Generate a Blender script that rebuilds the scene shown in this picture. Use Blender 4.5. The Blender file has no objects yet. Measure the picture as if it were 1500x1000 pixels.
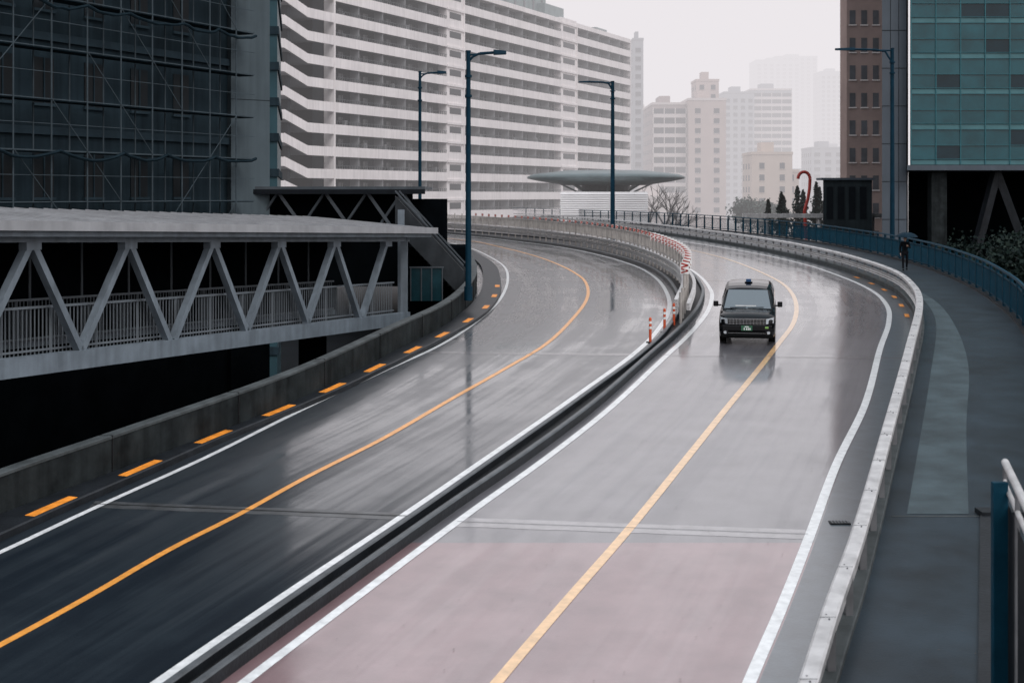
import bpy, math, random
from mathutils import Vector, Matrix
random.seed(7)
S=bpy.context.scene
S.view_settings.view_transform='Standard'; S.view_settings.look='None'; S.view_settings.exposure=0

# ---------------------------------------------------------------- helpers
def herm(P,Y):
    n=len(P)
    if Y<=P[0][0]:
        s=(P[1][1]-P[0][1])/(P[1][0]-P[0][0]); return P[0][1]+s*(Y-P[0][0])
    if Y>=P[-1][0]:
        s=(P[-1][1]-P[-2][1])/(P[-1][0]-P[-2][0]); return P[-1][1]+s*(Y-P[-1][0])
    for i in range(n-1):
        if Y<=P[i+1][0]:
            def sl(k):
                if k<=0: return (P[1][1]-P[0][1])/(P[1][0]-P[0][0])
                if k>=n-1: return (P[-1][1]-P[-2][1])/(P[-1][0]-P[-2][0])
                return (P[k+1][1]-P[k-1][1])/(P[k+1][0]-P[k-1][0])
            h=P[i+1][0]-P[i][0];t=(Y-P[i][0])/h
            return (2*t**3-3*t*t+1)*P[i][1]+(t**3-2*t*t+t)*h*sl(i)+(-2*t**3+3*t*t)*P[i+1][1]+(t**3-t*t)*h*sl(i+1)
# road long profile (metres, relative to eye level)
G=[(0,-7.5),(12,-6.6),(18,-6.18),(30,-5.3),(42,-4.55),(55,-4.15),(72,-3.93),(100,-3.7),(130,-3.45),(160,-3.25),(220,-3.0),(400,-2.9)]
def g(Y): return herm(G,Y)
# plan alignment of every longitudinal element, (x,y) in metres
PL={
'LW':[(-14.1,6),(-12.1,12),(-10.1,18),(-8.3,23.1),(-7.5,25.5),(-6.3,28.9),(-5.2,32.6),(-3.5,38.1),(-2.2,42.5),(-1.3,47.6),(-.5,55.6),(-.2,66.4),(-.4,76.3),(-1.2,85.4),(-2.5,96),(-4.3,105.7),(-7.5,116),(-14,130),(-30,150),(-60,172)],
'KD':[(-14.6,6),(-12.6,12),(-10.6,18),(-8.6,24),(-8.2,25.2),(-7.3,27.7),(-6.4,30.3),(-5.4,32.9),(-4.5,35.4),(-3.7,38.1),(-2.9,41),(-2.2,44),(-1.5,47.7),(-1,51.8),(-.7,57.9),(-.75,66),(-1.1,76.3),(-2,86),(-3.3,96.5),(-5.6,107),(-9,117),(-16,130.6),(-32,150)],
'WT':[(-15.1,6),(-13.1,12),(-11.1,18),(-9.05,24.4),(-7.65,27.7),(-5.75,32.3),(-4.65,35.6),(-3.3,41.1),(-2.15,46.6),(-1.6,53.2),(-1.5,60.5),(-1.9,70.2),(-2.8,80),(-4.3,90.5),(-7.2,103),(-12,117),(-20,130),(-36,150),(-66,172)],
'LY':[(-11.3,6),(-9.3,12),(-7.4,18),(-6.9,19.3),(-6.3,21),(-5.6,23.2),(-4.8,25.2),(-4,27.5),(-2.8,30.6),(-1.5,34.6),(-.2,38.6),(1,42.8),(2,48.5),(2.9,55.6),(3.3,62.2),(3.3,68.8),(2.6,78.3),(1.3,88.7),(-1,101.2),(-3.2,110.6),(-8,121),(-16,135),(-32,152)],
'LR':[(-8.5,6),(-6.5,12),(-4.5,18),(-3.5,20.8),(-1.9,25.1),(-.4,29.3),(1.3,34.2),(3.3,40.3),(4.5,45),(5.7,51.7),(6.4,58.7),(6.85,68),(6.7,77),(5.5,88.7),(3.4,100.1),(.5,109.3),(-2.9,118.9),(-9,131),(-24,150),(-50,172)],
'RL':[(-7.4,6),(-5.4,12),(-3.4,18),(-2.5,20.5),(-.8,25.1),(.7,29),(2.4,33.9),(4.3,40.3),(5.6,45),(6.9,50.6),(7.8,55.6),(8.4,60),(9.1,68.8),(9.3,75.8),(8.9,88.7),(7.2,100.1),(4.7,109.3),(1,119),(-5,132),(-20,152),(-45,175)],
'RY':[(-4.2,6),(-2.2,12),(-.2,18),(.8,20.9),(2,24.3),(3.4,28.5),(4.9,33.1),(6.7,38.6),(8,42.8),(9.4,47.6),(10.6,53),(11.6,59),(12.3,65.5),(12.7,75.8),(12.7,85.4),(11.8,98),(9.9,108.1),(7,120),(1,136),(-13,158),(-40,182)],
'RW':[(-1,6),(1,12),(3,18),(3.9,20.6),(5,23.9),(6.5,28.5),(8.5,34.2),(10.9,42.1),(12.6,47.6),(14,53),(15.1,59.3),(15.8,67),(16.2,78.3),(15.5,92.2),(13.7,105.7),(12.4,111.9),(9.8,124),(4.5,142),(-8,165),(-35,188)],
'RT':[(0,6),(2,12),(4.0,18),(5.1,21.1),(6.8,26.2),(10.3,36.9),(13.2,46.1),(14.7,52),(16.1,59.8),(17,70.8),(17.2,80),(16.8,93),(15.5,107.5),(12.4,129.2),(7.4,153.7),(.9,174),(-20,198)],
'FE':[(7.2,18),(9.6,24.7),(11.9,31),(14,37.4),(15.6,42.6),(17.3,49.1),(19.6,60.5),(21.6,74.6),(22.5,90.3),(22.3,108),(19,131.7),(11.1,156.6),(.8,177),(-20,203)],
'SE':[(1.9,6),(3.9,12),(5.9,18),(8.1,24.6)],
'PA':[(7.93,24.7),(10,31.3),(12.2,38),(14.1,45),(15.9,53),(16.9,60),(17.3,66)],
'MB':[(5.55,47.3),(6.6,54),(7.15,59),(7.5,65.2),(7.5,74.5),(6.9,85.7),(5.4,96.8),(3.0,107),(-.6,118),(-7,131.5),(-22,151)],
}
PY={k:[(b,a) for a,b in v] for k,v in PL.items()}
def X(k,Y): return herm(PY[k],Y)
def path(k,y0,y1,step=0.5,off=0.0):
    pts=[];n=max(2,int((y1-y0)/step)+1)
    for i in range(n):
        Y=y0+(y1-y0)*i/(n-1)
        x=X(k,Y);dx=(X(k,Y+.2)-X(k,Y-.2))/.4
        L=math.hypot(dx,1);nx,ny=1/L,-dx/L
        pts.append((x+nx*off,Y+ny*off,Y))
    return pts

class MB:
    def __init__(s): s.v=[];s.f=[];s.m=[];s.mats=[]
    def mi(s,m):
        if m not in s.mats: s.mats.append(m)
        return s.mats.index(m)
    def face(s,pts,m):
        b=len(s.v);s.v.extend([tuple(p) for p in pts]);s.f.append(tuple(range(b,b+len(pts))));s.m.append(s.mi(m))
    def hexa(s,c,m):
        b=len(s.v);s.v.extend([tuple(p) for p in c]);k=s.mi(m)
        for q in ((0,3,2,1),(4,5,6,7),(0,1,5,4),(1,2,6,5),(2,3,7,6),(3,0,4,7)):
            s.f.append(tuple(b+i for i in q));s.m.append(k)
    def prism(s,base,z0,z1,m):
        s.hexa([(x,y,z0) for x,y in base]+[(x,y,z1) for x,y in base],m)
    def box(s,x0,x1,y0,y1,z0,z1,m):
        s.prism([(x0,y0),(x1,y0),(x1,y1),(x0,y1)],z0,z1,m)
    def fbox(s,F,u0,u1,n0,n1,z0,z1,m):
        def P(u,n): return (F[0]+F[2]*u+F[3]*n,F[1]+F[3]*u-F[2]*n)
        s.prism([P(u0,n1),P(u1,n1),P(u1,n0),P(u0,n0)],z0,z1,m)
    def beam(s,p,q,w,h,m,up=(0,0,1)):
        p=Vector(p);q=Vector(q);d=(q-p).normalized();u=Vector(up)
        if abs(d.dot(u))>.98:u=Vector((0,1,0))
        r=d.cross(u).normalized()*(w/2);t=r.cross(d).normalized()*(h/2)
        s.hexa([p-r-t,p+r-t,q+r-t,q-r-t,p-r+t,p+r+t,q+r+t,q-r+t],m)
    def tube(s,p,q,r0,m,r1=None,n=8,cap=True):
        if r1 is None:r1=r0
        p=Vector(p);q=Vector(q);d=(q-p).normalized();u=Vector((0,0,1))
        if abs(d.z)>.98:u=Vector((0,1,0))
        a=d.cross(u).normalized();b=a.cross(d)
        o=len(s.v);k=s.mi(m)
        for i in range(n):
            t=2*math.pi*i/n;w=a*math.cos(t)+b*math.sin(t)
            s.v.append(tuple(p+w*r0));s.v.append(tuple(q+w*r1))
        for i in range(n):
            j=(i+1)%n
            s.f.append((o+2*i,o+2*i+1,o+2*j+1,o+2*j));s.m.append(k)
        if cap:
            s.f.append(tuple(o+2*i for i in range(n)));s.m.append(k)
            s.f.append(tuple(o+2*i+1 for i in reversed(range(n))));s.m.append(k)
    def poly(s,pts,r,m,n=8):
        for a,b in zip(pts,pts[1:]): s.tube(a,b,r,m,n=n)
    def sweep(s,pth,zf,prof,m,cap=True):
        rings=[];k=s.mi(m);n=len(prof)
        for i,(x,y,Y) in enumerate(pth):
            a=pth[max(0,i-1)];b=pth[min(len(pth)-1,i+1)]
            dx,dy=b[0]-a[0],b[1]-a[1];L=math.hypot(dx,dy);nx,ny=dy/L,-dx/L
            o=len(s.v)
            for (u,h) in prof: s.v.append((x+nx*u,y+ny*u,zf(Y)+h))
            rings.append(o)
        for a,b in zip(rings,rings[1:]):
            for i in range(n):
                j=(i+1)%n
                s.f.append((a+i,a+j,b+j,b+i));s.m.append(k)
        if cap:
            s.f.append(tuple(rings[0]+i for i in reversed(range(n))));s.m.append(k)
            s.f.append(tuple(rings[-1]+i for i in range(n)));s.m.append(k)
    def make(s,name,parent=None,smooth=False,bevel=0):
        me=bpy.data.meshes.new(name);me.from_pydata(s.v,[],s.f)
        for m in s.mats: me.materials.append(m)
        me.polygons.foreach_set('material_index',s.m)
        if smooth: me.polygons.foreach_set('use_smooth',[True]*len(s.f))
        me.update()
        ob=bpy.data.objects.new(name,me);S.collection.objects.link(ob)
        if parent: ob.parent=parent
        if bevel:
            b=ob.modifiers.new('bevel','BEVEL');b.width=bevel;b.segments=2;b.limit_method='ANGLE'
        return ob
def empty(name,loc=(0,0,0)):
    e=bpy.data.objects.new(name,None);e.location=loc;e.empty_display_size=.3;S.collection.objects.link(e);return e
def frame(p0,p1):
    dx,dy=p1[0]-p0[0],p1[1]-p0[1];L=math.hypot(dx,dy);return (p0[0],p0[1],dx/L,dy/L,L)

# ---------------------------------------------------------------- materials
def mat(name,col,rough=.6,var=.18,scale=2.0,spec=.3,metal=0,bump=0,bscale=None,coat=0,streak=0,crough=.05,cior=1.5):
    m=bpy.data.materials.new(name);m.use_nodes=True;nt=m.node_tree;N=nt.nodes;L=nt.links
    b=N['Principled BSDF']
    tc=N.new('ShaderNodeTexCoord')
    n=N.new('ShaderNodeTexNoise');n.inputs['Scale'].default_value=scale;n.inputs['Detail'].default_value=5;n.inputs['Roughness'].default_value=.6
    L.new(tc.outputs['Object'],n.inputs[0])
    r=N.new('ShaderNodeMapRange');r.inputs[1].default_value=.3;r.inputs[2].default_value=.7;r.inputs[3].default_value=1-var;r.inputs[4].default_value=1+var
    L.new(n.outputs[0],r.inputs[0])
    out=r.outputs[0]
    if streak:
        mp2=N.new('ShaderNodeMapping');mp2.inputs['Scale'].default_value=(1.2,1.2,.08);L.new(tc.outputs['Object'],mp2.inputs[0])
        n2=N.new('ShaderNodeTexNoise');n2.inputs['Scale'].default_value=2.5;n2.inputs['Detail'].default_value=4;L.new(mp2.outputs[0],n2.inputs[0])
        r2=N.new('ShaderNodeMapRange');r2.inputs[1].default_value=.4;r2.inputs[2].default_value=.7;r2.inputs[3].default_value=1;r2.inputs[4].default_value=1-streak;L.new(n2.outputs[0],r2.inputs[0])
        mm=N.new('ShaderNodeMath');mm.operation='MULTIPLY';L.new(out,mm.inputs[0]);L.new(r2.outputs[0],mm.inputs[1]);out=mm.outputs[0]
    mx=N.new('ShaderNodeVectorMath');mx.operation='SCALE';mx.inputs[0].default_value=col;L.new(out,mx.inputs['Scale'])
    L.new(mx.outputs[0],b.inputs['Base Color'])
    b.inputs['Roughness'].default_value=rough;b.inputs['Metallic'].default_value=metal
    b.inputs['Specular IOR Level'].default_value=spec
    if coat:b.inputs['Coat Weight'].default_value=coat;b.inputs['Coat Roughness'].default_value=crough;b.inputs['Coat IOR'].default_value=cior
    if bump:
        bn=N.new('ShaderNodeTexNoise');bn.inputs['Scale'].default_value=bscale or scale*8;bn.inputs['Detail'].default_value=4;L.new(tc.outputs['Object'],bn.inputs[0])
        bb=N.new('ShaderNodeBump');bb.inputs['Strength'].default_value=bump;bb.inputs['Distance'].default_value=.02;L.new(bn.outputs[0],bb.inputs['Height']);L.new(bb.outputs[0],b.inputs['Normal'])
    return m

def wet_road(name,kind):
    """dark asphalt under a film of rain water (coat = the film); film thickness varies along the wheel tracks"""
    m=bpy.data.materials.new(name);m.use_nodes=True;nt=m.node_tree;N=nt.nodes;L=nt.links
    b=N['Principled BSDF']
    geo=N.new('ShaderNodeNewGeometry');sep=N.new('ShaderNodeSeparateXYZ');L.new(geo.outputs['Position'],sep.inputs[0])
    uv=N.new('ShaderNodeUVMap')
    def noise(src,scale,det=5,sc=(1,1,1),rough=.6):
        mp=N.new('ShaderNodeMapping');mp.inputs['Scale'].default_value=sc;L.new(src,mp.inputs[0])
        n=N.new('ShaderNodeTexNoise');n.inputs['Scale'].default_value=scale;n.inputs['Detail'].default_value=det;n.inputs['Roughness'].default_value=rough
        L.new(mp.outputs[0],n.inputs[0]);return n.outputs[0]
    def op(o_,a,b_,c=None):
        n=N.new('ShaderNodeMath');n.operation=o_
        for i,v in enumerate((a,b_,c)):
            if v is None: continue
            if isinstance(v,(int,float)): n.inputs[i].default_value=v
            else: L.new(v,n.inputs[i])
        return n.outputs[0]
    def mr(v,a,b_,c,d,smooth=False):
        r=N.new('ShaderNodeMapRange')
        if smooth:r.interpolation_type='SMOOTHSTEP'
        for i,k in enumerate((a,b_,c,d)): r.inputs[i+1].default_value=k
        L.new(v,r.inputs[0]);return r.outputs[0]
    big=noise(geo.outputs['Position'],.25,6)
    streak=noise(uv.outputs[0],1.0,6,(1.6,.06,1),.6)
    thin=noise(uv.outputs[0],1.0,5,(7,.25,1),.7)
    fine=noise(geo.outputs['Position'],38,3)
    puddle=noise(geo.outputs['Position'],1.1,6)
    Yc=sep.outputs[1]
    wet=op('ADD',op('MULTIPLY',streak,.42),op('ADD',op('MULTIPLY',big,.25),op('ADD',op('MULTIPLY',puddle,.15),op('MULTIPLY',thin,.18))))
    w=mr(wet,.43,.57,0,1,True)
    mix=N.new('ShaderNodeMix');mix.data_type='RGBA'
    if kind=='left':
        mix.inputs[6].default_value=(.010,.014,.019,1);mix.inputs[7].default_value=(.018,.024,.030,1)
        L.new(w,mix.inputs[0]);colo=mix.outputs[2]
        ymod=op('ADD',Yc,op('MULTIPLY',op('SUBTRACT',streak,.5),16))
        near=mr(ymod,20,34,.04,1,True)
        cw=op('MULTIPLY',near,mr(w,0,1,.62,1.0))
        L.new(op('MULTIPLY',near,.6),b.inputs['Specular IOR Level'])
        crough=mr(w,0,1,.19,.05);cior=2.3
    else:
        mix.inputs[6].default_value=(.105,.098,.106,1);mix.inputs[7].default_value=(.20,.115,.118,1)
        L.new(mr(Yc,23.55,23.6,1,0),mix.inputs[0])
        sc=N.new('ShaderNodeVectorMath');sc.operation='SCALE';L.new(mix.outputs[2],sc.inputs[0]);L.new(mr(puddle,.3,.7,.78,1.18),sc.inputs['Scale']);colo=sc.outputs[0]
        cw=mr(w,0,1,.80,1.0)
        b.inputs['Specular IOR Level'].default_value=.6
        crough=mr(w,0,1,.14,.04);cior=2.6
    L.new(colo,b.inputs['Base Color']);b.inputs['Roughness'].default_value=.38
    L.new(cw,b.inputs['Coat Weight']);L.new(crough,b.inputs['Coat Roughness']);b.inputs['Coat IOR'].default_value=cior
    bb=N.new('ShaderNodeBump');bb.inputs['Strength'].default_value=.30;bb.inputs['Distance'].default_value=.01;L.new(fine,bb.inputs['Height'])
    L.new(bb.outputs[0],b.inputs['Normal'])
    bc=N.new('ShaderNodeBump');bc.inputs['Strength'].default_value=.035;bc.inputs['Distance'].default_value=.01;L.new(fine,bc.inputs['Height']);L.new(bc.outputs[0],b.inputs['Coat Normal'])
    return m

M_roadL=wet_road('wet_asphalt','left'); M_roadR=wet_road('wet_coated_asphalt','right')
M_gut=mat('gutter_concrete',(.065,.080,.092),.3,.25,3,spec=.6,bump=.15,coat=.8,crough=.15,cior=1.8)
M_white=mat('white_road_paint',(.72,.71,.70),.3,.2,6,spec=.4,bump=.12,coat=.5,crough=.15)
M_yel=mat('orange_road_paint',(.78,.32,.06),.32,.2,6,spec=.4,coat=.3,crough=.15)
M_yel2=mat('wet_sheen_orange_paint',(.74,.45,.22),.32,.2,6,spec=.4,coat=.8,crough=.12,cior=1.9)  # paler than the left line: wet sheen put into the base colour
M_orange=mat('orange_kerb_paint',(.80,.27,.035),.45,.3,5,spec=.15)
M_conc=mat('weathered_concrete',(.023,.027,.028),.7,.5,1.2,streak=.5,bump=.3,spec=.05)
M_cope=mat('parapet_coping',(.055,.061,.062),.6,.4,2,spec=.12,bump=.2)
M_concd=mat('dark_wet_concrete',(.012,.014,.017),.45,.35,2,bump=.3,streak=.3,spec=.2)
M_void=mat('shade_black_concrete',(.003,.004,.005),.9,.3,1,spec=0)  # near-black: shade of the covered spaces put into the colour
M_kerb=mat('kerb_stone',(.075,.08,.085),.4,.3,3,bump=.3)
M_joint=mat('joint_concrete',(.21,.195,.20),.3,.3,4,spec=.5,coat=1,crough=.10,cior=2.3)
M_jl=mat('joint_concrete_worn',(.050,.052,.054),.4,.5,3,spec=.4,coat=.3,crough=.15)
M_black=mat('black_rubber',(.008,.008,.009),.5,.2,4,spec=.15)
M_side=mat('wet_pavement',(.013,.021,.028),.5,.55,.8,spec=.16,bump=.3,bscale=40,coat=.22,crough=.22)
M_patch=mat('worn_pavement',(.042,.060,.067),.5,.4,1.1,spec=.2,bump=.3,bscale=40,coat=.18,crough=.25)
M_rail=mat('pale_galvanised_steel',(.50,.475,.465),.38,.2,3,spec=.5,streak=.25)
M_raild=mat('rail_post_steel',(.13,.13,.135),.45,.2,3)
M_fence=mat('blue_green_paint',(.004,.036,.060),.55,.2,3,spec=.1)
M_lamp=mat('lamp_post_paint',(.003,.024,.042),.55,.2,3,spec=.1)
M_ground=mat('ground_asphalt',(.006,.0075,.009),.9,.3,.2,spec=.05)
M_truss=mat('truss_grey_paint',(.180,.212,.242),.45,.18,1.5,streak=.3)
M_trussd=mat('dark_steel',(.008,.010,.013),.6,.2,2,spec=.1)
M_roofm=mat('metal_roof',(.31,.31,.32),.32,.18,1.0,spec=.6,streak=.15)
M_bar=mat('railing_bars',(.14,.158,.175),.5,.1,2)

# ---------------------------------------------------------------- ground / sky / mist
mb=MB();mb.face([(-3000,-500,-12),(3000,-500,-12),(3000,4500,-12),(-3000,4500,-12)],M_ground);mb.make('ground')
W=bpy.data.worlds.new('World');S.world=W;W.use_nodes=True
N=W.node_tree.nodes;L=W.node_tree.links;bg=N['Background']
SUN_EL=math.radians(48);SUN_AZ=math.radians(152)
sky=N.new('ShaderNodeTexSky');sky.sky_type='NISHITA';sky.sun_disc=False;sky.sun_elevation=SUN_EL;sky.sun_rotation=SUN_AZ;sky.dust_density=6
tc=N.new('ShaderNodeTexCoord');sp=N.new('ShaderNodeSeparateXYZ');L.new(tc.outputs['Generated'],sp.inputs[0])
def wr(a,b):
    r=N.new('ShaderNodeMapRange');r.inputs[1].default_value=a;r.inputs[2].default_value=b;L.new(sp.outputs[2],r.inputs[0]);return r.outputs[0]
g1=N.new('ShaderNodeMix');g1.data_type='RGBA';g1.inputs[6].default_value=(9.3,8.85,9.1,1);g1.inputs[7].default_value=(13.0,13.1,13.8,1);L.new(wr(.06,.36),g1.inputs[0])
gr=N.new('ShaderNodeMix');gr.data_type='RGBA';L.new(g1.outputs[2],gr.inputs[6]);gr.inputs[7].default_value=(12.2,14.2,16.2,1);L.new(wr(.38,.95),gr.inputs[0])
cn=N.new('ShaderNodeTexNoise');cn.inputs['Scale'].default_value=2.2;cn.inputs['Detail'].default_value=4;L.new(tc.outputs['Generated'],cn.inputs[0])
cr=N.new('ShaderNodeMapRange');cr.inputs[1].default_value=.3;cr.inputs[2].default_value=.7;cr.inputs[3].default_value=.95;cr.inputs[4].default_value=1.05;L.new(cn.outputs[0],cr.inputs[0])
cs=N.new('ShaderNodeVectorMath');cs.operation='SCALE';L.new(gr.outputs[2],cs.inputs[0]);L.new(cr.outputs[0],cs.inputs['Scale'])
mk=N.new('ShaderNodeMix');mk.data_type='RGBA';mk.inputs[0].default_value=.93;L.new(sky.outputs[0],mk.inputs[6]);L.new(cs.outputs[0],mk.inputs[7])
L.new(mk.outputs[2],bg.inputs['Color']);bg.inputs['Strength'].default_value=.1
sl=bpy.data.lights.new('sun','SUN');sl.energy=1.0;sl.angle=math.radians(25);sl.color=(1,.96,.93)
so=bpy.data.objects.new('sun',sl);S.collection.objects.link(so)
d=Vector((math.sin(SUN_AZ)*math.cos(SUN_EL),math.cos(SUN_AZ)*math.cos(SUN_EL),math.sin(SUN_EL)))
so.rotation_euler=d.to_track_quat('Z','Y').to_euler()
mf=bpy.data.materials.new('glowing_mist');mf.use_nodes=True;nt=mf.node_tree;nt.nodes.clear()
o=nt.nodes.new('ShaderNodeOutputMaterial');va=nt.nodes.new('ShaderNodeVolumeAbsorption');em=nt.nodes.new('ShaderNodeEmission');ad=nt.nodes.new('ShaderNodeAddShader')
sig=.0021
va.inputs[0].default_value=(0,0,0,1);va.inputs[1].default_value=sig
em.inputs[0].default_value=(.84,.805,.83,1);em.inputs[1].default_value=sig  # haze light is emitted by the volume itself instead of scattered
nt.links.new(va.outputs[0],ad.inputs[0]);nt.links.new(em.outputs[0],ad.inputs[1]);nt.links.new(ad.outputs[0],o.inputs['Volume'])
mb=MB();mb.box(-1500,2000,142,3500,-11.9,320,mf);mb.make('glowing_mist')

# ---------------------------------------------------------------- road surfaces
def strip(mb,ka,oa,kb,ob,y0,y1,zo,m,step=.5,uvs=None,cols=1):
    n=int((y1-y0)/step)+1;k=mb.mi(m);prev=None
    for i in range(n):
        Y=y0+(y1-y0)*i/(n-1);xa=X(ka,Y)+oa;xb=X(kb,Y)+ob
        o=len(mb.v)
        for c in range(cols+1):
            x=xa+(xb-xa)*c/cols
            mb.v.append((x,Y,g(Y)+zo));uvs.append((c/cols*8,Y))
        if prev is not None:
            for c in range(cols):
                mb.f.append((prev+c,prev+c+1,o+c+1,o+c));mb.m.append(k)
        prev=o
mb=MB();uvs=[]
YF=172
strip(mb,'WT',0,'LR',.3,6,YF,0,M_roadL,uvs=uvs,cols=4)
strip(mb,'LR',.3,'RL',-.3,6,YF,0,M_concd,uvs=uvs)
strip(mb,'RL',-.3,'RW',.12,6,YF,0,M_roadR,uvs=uvs,cols=4)
strip(mb,'RW',.12,'RT',0,6,YF,0,M_gut,uvs=uvs)
road=mb.make('road',smooth=True)
uvl=road.data.uv_layers.new(name='UVMap')
for lp in road.data.loops: uvl.data[lp.index].uv=uvs[lp.vertex_index]
mb=MB()
mb.sweep(path('WT',6,165,1,off=-.1),g,[(-.25,-.05),(-.25,-1.6),(-.6,-1.6),(-.6,-.02)],M_void)
mb.sweep(path('FE',18,190,1,off=.1),g,[(0,-.05),(.4,-.05),(.4,-1.4),(0,-1.4)],M_concd)
uv2=[]
strip(mb,'WT',-.3,'FE',.2,18,160,-1.3,M_void,step=2,uvs=uv2)
for Y in (30,55,80,105,130,155):
    for k,o_ in (('WT',3),('RW',-3)):
        x=X(k,Y)+o_;mb.box(x-.9,x+.9,Y-.9,Y+.9,-12,g(Y)-1.35,M_void)
mb.make('bridge_deck')

def ribbon(mb,p,wl,wr,zo,m):
    kk=mb.mi(m);prev=None
    for i,(x,y,Y) in enumerate(p):
        q=p[min(i+1,len(p)-1)];r=p[max(i-1,0)];dx,dy=q[0]-r[0],q[1]-r[1];Ln=math.hypot(dx,dy);nx,ny=dy/Ln,-dx/Ln
        o=len(mb.v);mb.v+=[(x-nx*wl,y-ny*wl,g(y-ny*wl)+zo),(x+nx*wr,y+ny*wr,g(y+ny*wr)+zo)]
        if prev is not None: mb.f.append((prev,prev+1,o+1,o));mb.m.append(kk)
        prev=o
def marking(name,k,y0,y1,w,m,zo=.006):
    mb=MB();ribbon(mb,path(k,y0,y1,.5),w/2,w/2,zo,m);return mb.make(name)
marking('road_edge_line','LW',6,150,.12,M_white)
marking('road_edge_line','LR',6,150,.16,M_white)
marking('road_edge_line','RL',6,150,.16,M_white)
marking('road_edge_line','RW',6,160,.17,M_white)
marking('road_centre_line','LY',6,150,.13,M_yel)
marking('road_centre_line','RY',6,155,.16,M_yel2)
mb=MB()
rj=random.Random(5)
def xjoint(xa,ya,xb,yb,w,m,zo,ragged=0):
    n=26;e=[(rj.uniform(-1,1)*ragged,rj.uniform(-1,1)*ragged) for _ in range(n+1)]
    for i in range(n):
        t0,t1=i/n,(i+1)/n
        pts=[]
        for t,s,q in ((t0,-1,e[i][0]),(t1,-1,e[i+1][0]),(t1,1,e[i+1][1]),(t0,1,e[i][1])):
            x=xa+(xb-xa)*t;y=ya+(yb-ya)*t+s*w/2+q;pts.append((x,y,g(y)+zo))
        mb.face(pts,m)
xjoint(-7.6,25.75,-1.75,25.0,.40,M_jl,.003,.015);xjoint(-7.6,25.77,-1.75,25.02,.03,M_black,.010)
xjoint(-.95,24.70,5.0,24.0,.52,M_joint,.003,.012);xjoint(-.95,24.72,5.0,24.02,.018,M_raild,.010)
for (xa,ya,xb,yb) in ((-2.9,41.3,3.5,40.9),(4.3,40.8,11.1,40.3)):
    xjoint(xa,ya,xb,yb,.3,M_joint,.003);xjoint(xa,ya,xb,yb,.03,M_black,.010)
for (xa,ya,xb,yb) in ((-.6,66,6.7,66),(9,66,15.6,66)):
    xjoint(xa,ya,xb,yb,.3,M_joint,.003)
mb.make('expansion_joint')
mb=MB();mb.box(5.5,5.85,24.55,24.75,g(24.6)-.02,g(24.6)+.02,M_black)
for i in range(6): mb.box(5.53+i*.055,5.555+i*.055,24.55,24.75,g(24.6)+.02,g(24.6)+.028,M_raild)
mb.make('drain_grate')
M_leaf=mat('wet_leaf',(.05,.03,.015),.5,.3,9)
mb=MB();rl=random.Random(3)
for i in range(170):
    Y=rl.uniform(15,34);k=rl.random();x=X('RL',Y)+k*(X('RW',Y)-X('RL',Y));s=rl.uniform(.008,.022)
    if rl.random()<.3: x=X('RT',Y)+.4+k*1.8
    zz=g(Y)+(.135 if x>X('RT',Y) else .016);a=rl.uniform(0,3)
    c,sn=math.cos(a)*s,math.sin(a)*s
    mb.face([(x-c,Y-sn,zz),(x+sn*.5,Y-c*.5,zz),(x+c,Y+sn,zz),(x-sn*.5,Y+c*.5,zz)],M_leaf)
mb.make('fallen_leaves')

# ---------------------------------------------------------------- left kerb + parapet wall
mb=MB()
mb.sweep(path('KD',6,150,.5),g,[(.22,-.02),(.22,.11),(.18,.13),(-.6,.13),(-.6,-.02)],M_concd)
mb.make('kerb')
mb=MB()
for Yc in [22.6,25.2,27.75,30.3,32.85,35.4,38.05,41.0,44.0,47.6,51.8,56.2,61]:
    ribbon(mb,path('KD',Yc-.58,Yc+.58,.3),.05,.15,.136,M_orange)
mb.make('kerb_marking')
mb=MB()
mb.sweep(path('WT',24.3,160,.5),g,[(0,-.05),(0,.76),(-.27,.76),(-.27,-.05)],M_conc)
mb.sweep(path('WT',24.3,160,.5),g,[(.015,.763),(.01,.81),(-.03,.825),(-.24,.825),(-.28,.81),(-.28,.763)],M_cope)
Y=27.5
while Y<150:
    x=X('WT',Y);mb.box(x-.25,x+.018,Y-.010,Y+.010,g(Y)+.13,g(Y)+.828,M_black);Y+=4 if Y<70 else 8
mb.make('parapet_wall')

# ---------------------------------------------------------------- median
mb=MB()
prof=[('LR',.30,0),('LR',.30,.17),('LR',.33,.19),('LR',.42,.19),('LR',.44,.17),('LR',.44,.05),('RL',-.44,.05),('RL',-.44,.17),('RL',-.42,.19),('RL',-.33,.19),('RL',-.30,.17),('RL',-.30,0)]
ms=[M_concd,M_kerb,M_kerb,M_kerb,M_concd,M_black,M_concd,M_kerb,M_kerb,M_kerb,M_concd]
prev=None
for q in range(289):
    Y=6+q*.5;o=len(mb.v)
    for k,off,h in prof: mb.v.append((X(k,Y)+off,Y,g(Y)+h))
    if prev is not None:
        for i in range(len(prof)-1):
            mb.f.append((prev+i,prev+i+1,o+i+1,o+i));mb.m.append(mb.mi(ms[i]))
    prev=o
mb.make('median_kerb')
M_beige=mat('fence_beige_paint',(.42,.38,.35),.5,.25,3,streak=.3)
M_red=mat('reflector_red',(.38,.045,.035),.4,.1,3)
M_wht=mat('white_enamel',(.72,.71,.69),.35,.1,3)
fe=empty('median_fence')
mb=MB();mb2=MB();mb3=MB()
mb.sweep(path('MB',47.3,150,.5),g,[(-.16,.38),(-.05,.42),(-.16,.47),(-.05,.52),(-.16,.56),(-.03,.56),(-.03,.38)],M_rail)
mb.sweep(path('MB',47.3,150,.5),g,[(-.16,.68),(-.05,.72),(-.16,.77),(-.05,.82),(-.16,.86),(-.03,.86),(-.03,.68)],M_rail)
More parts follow.
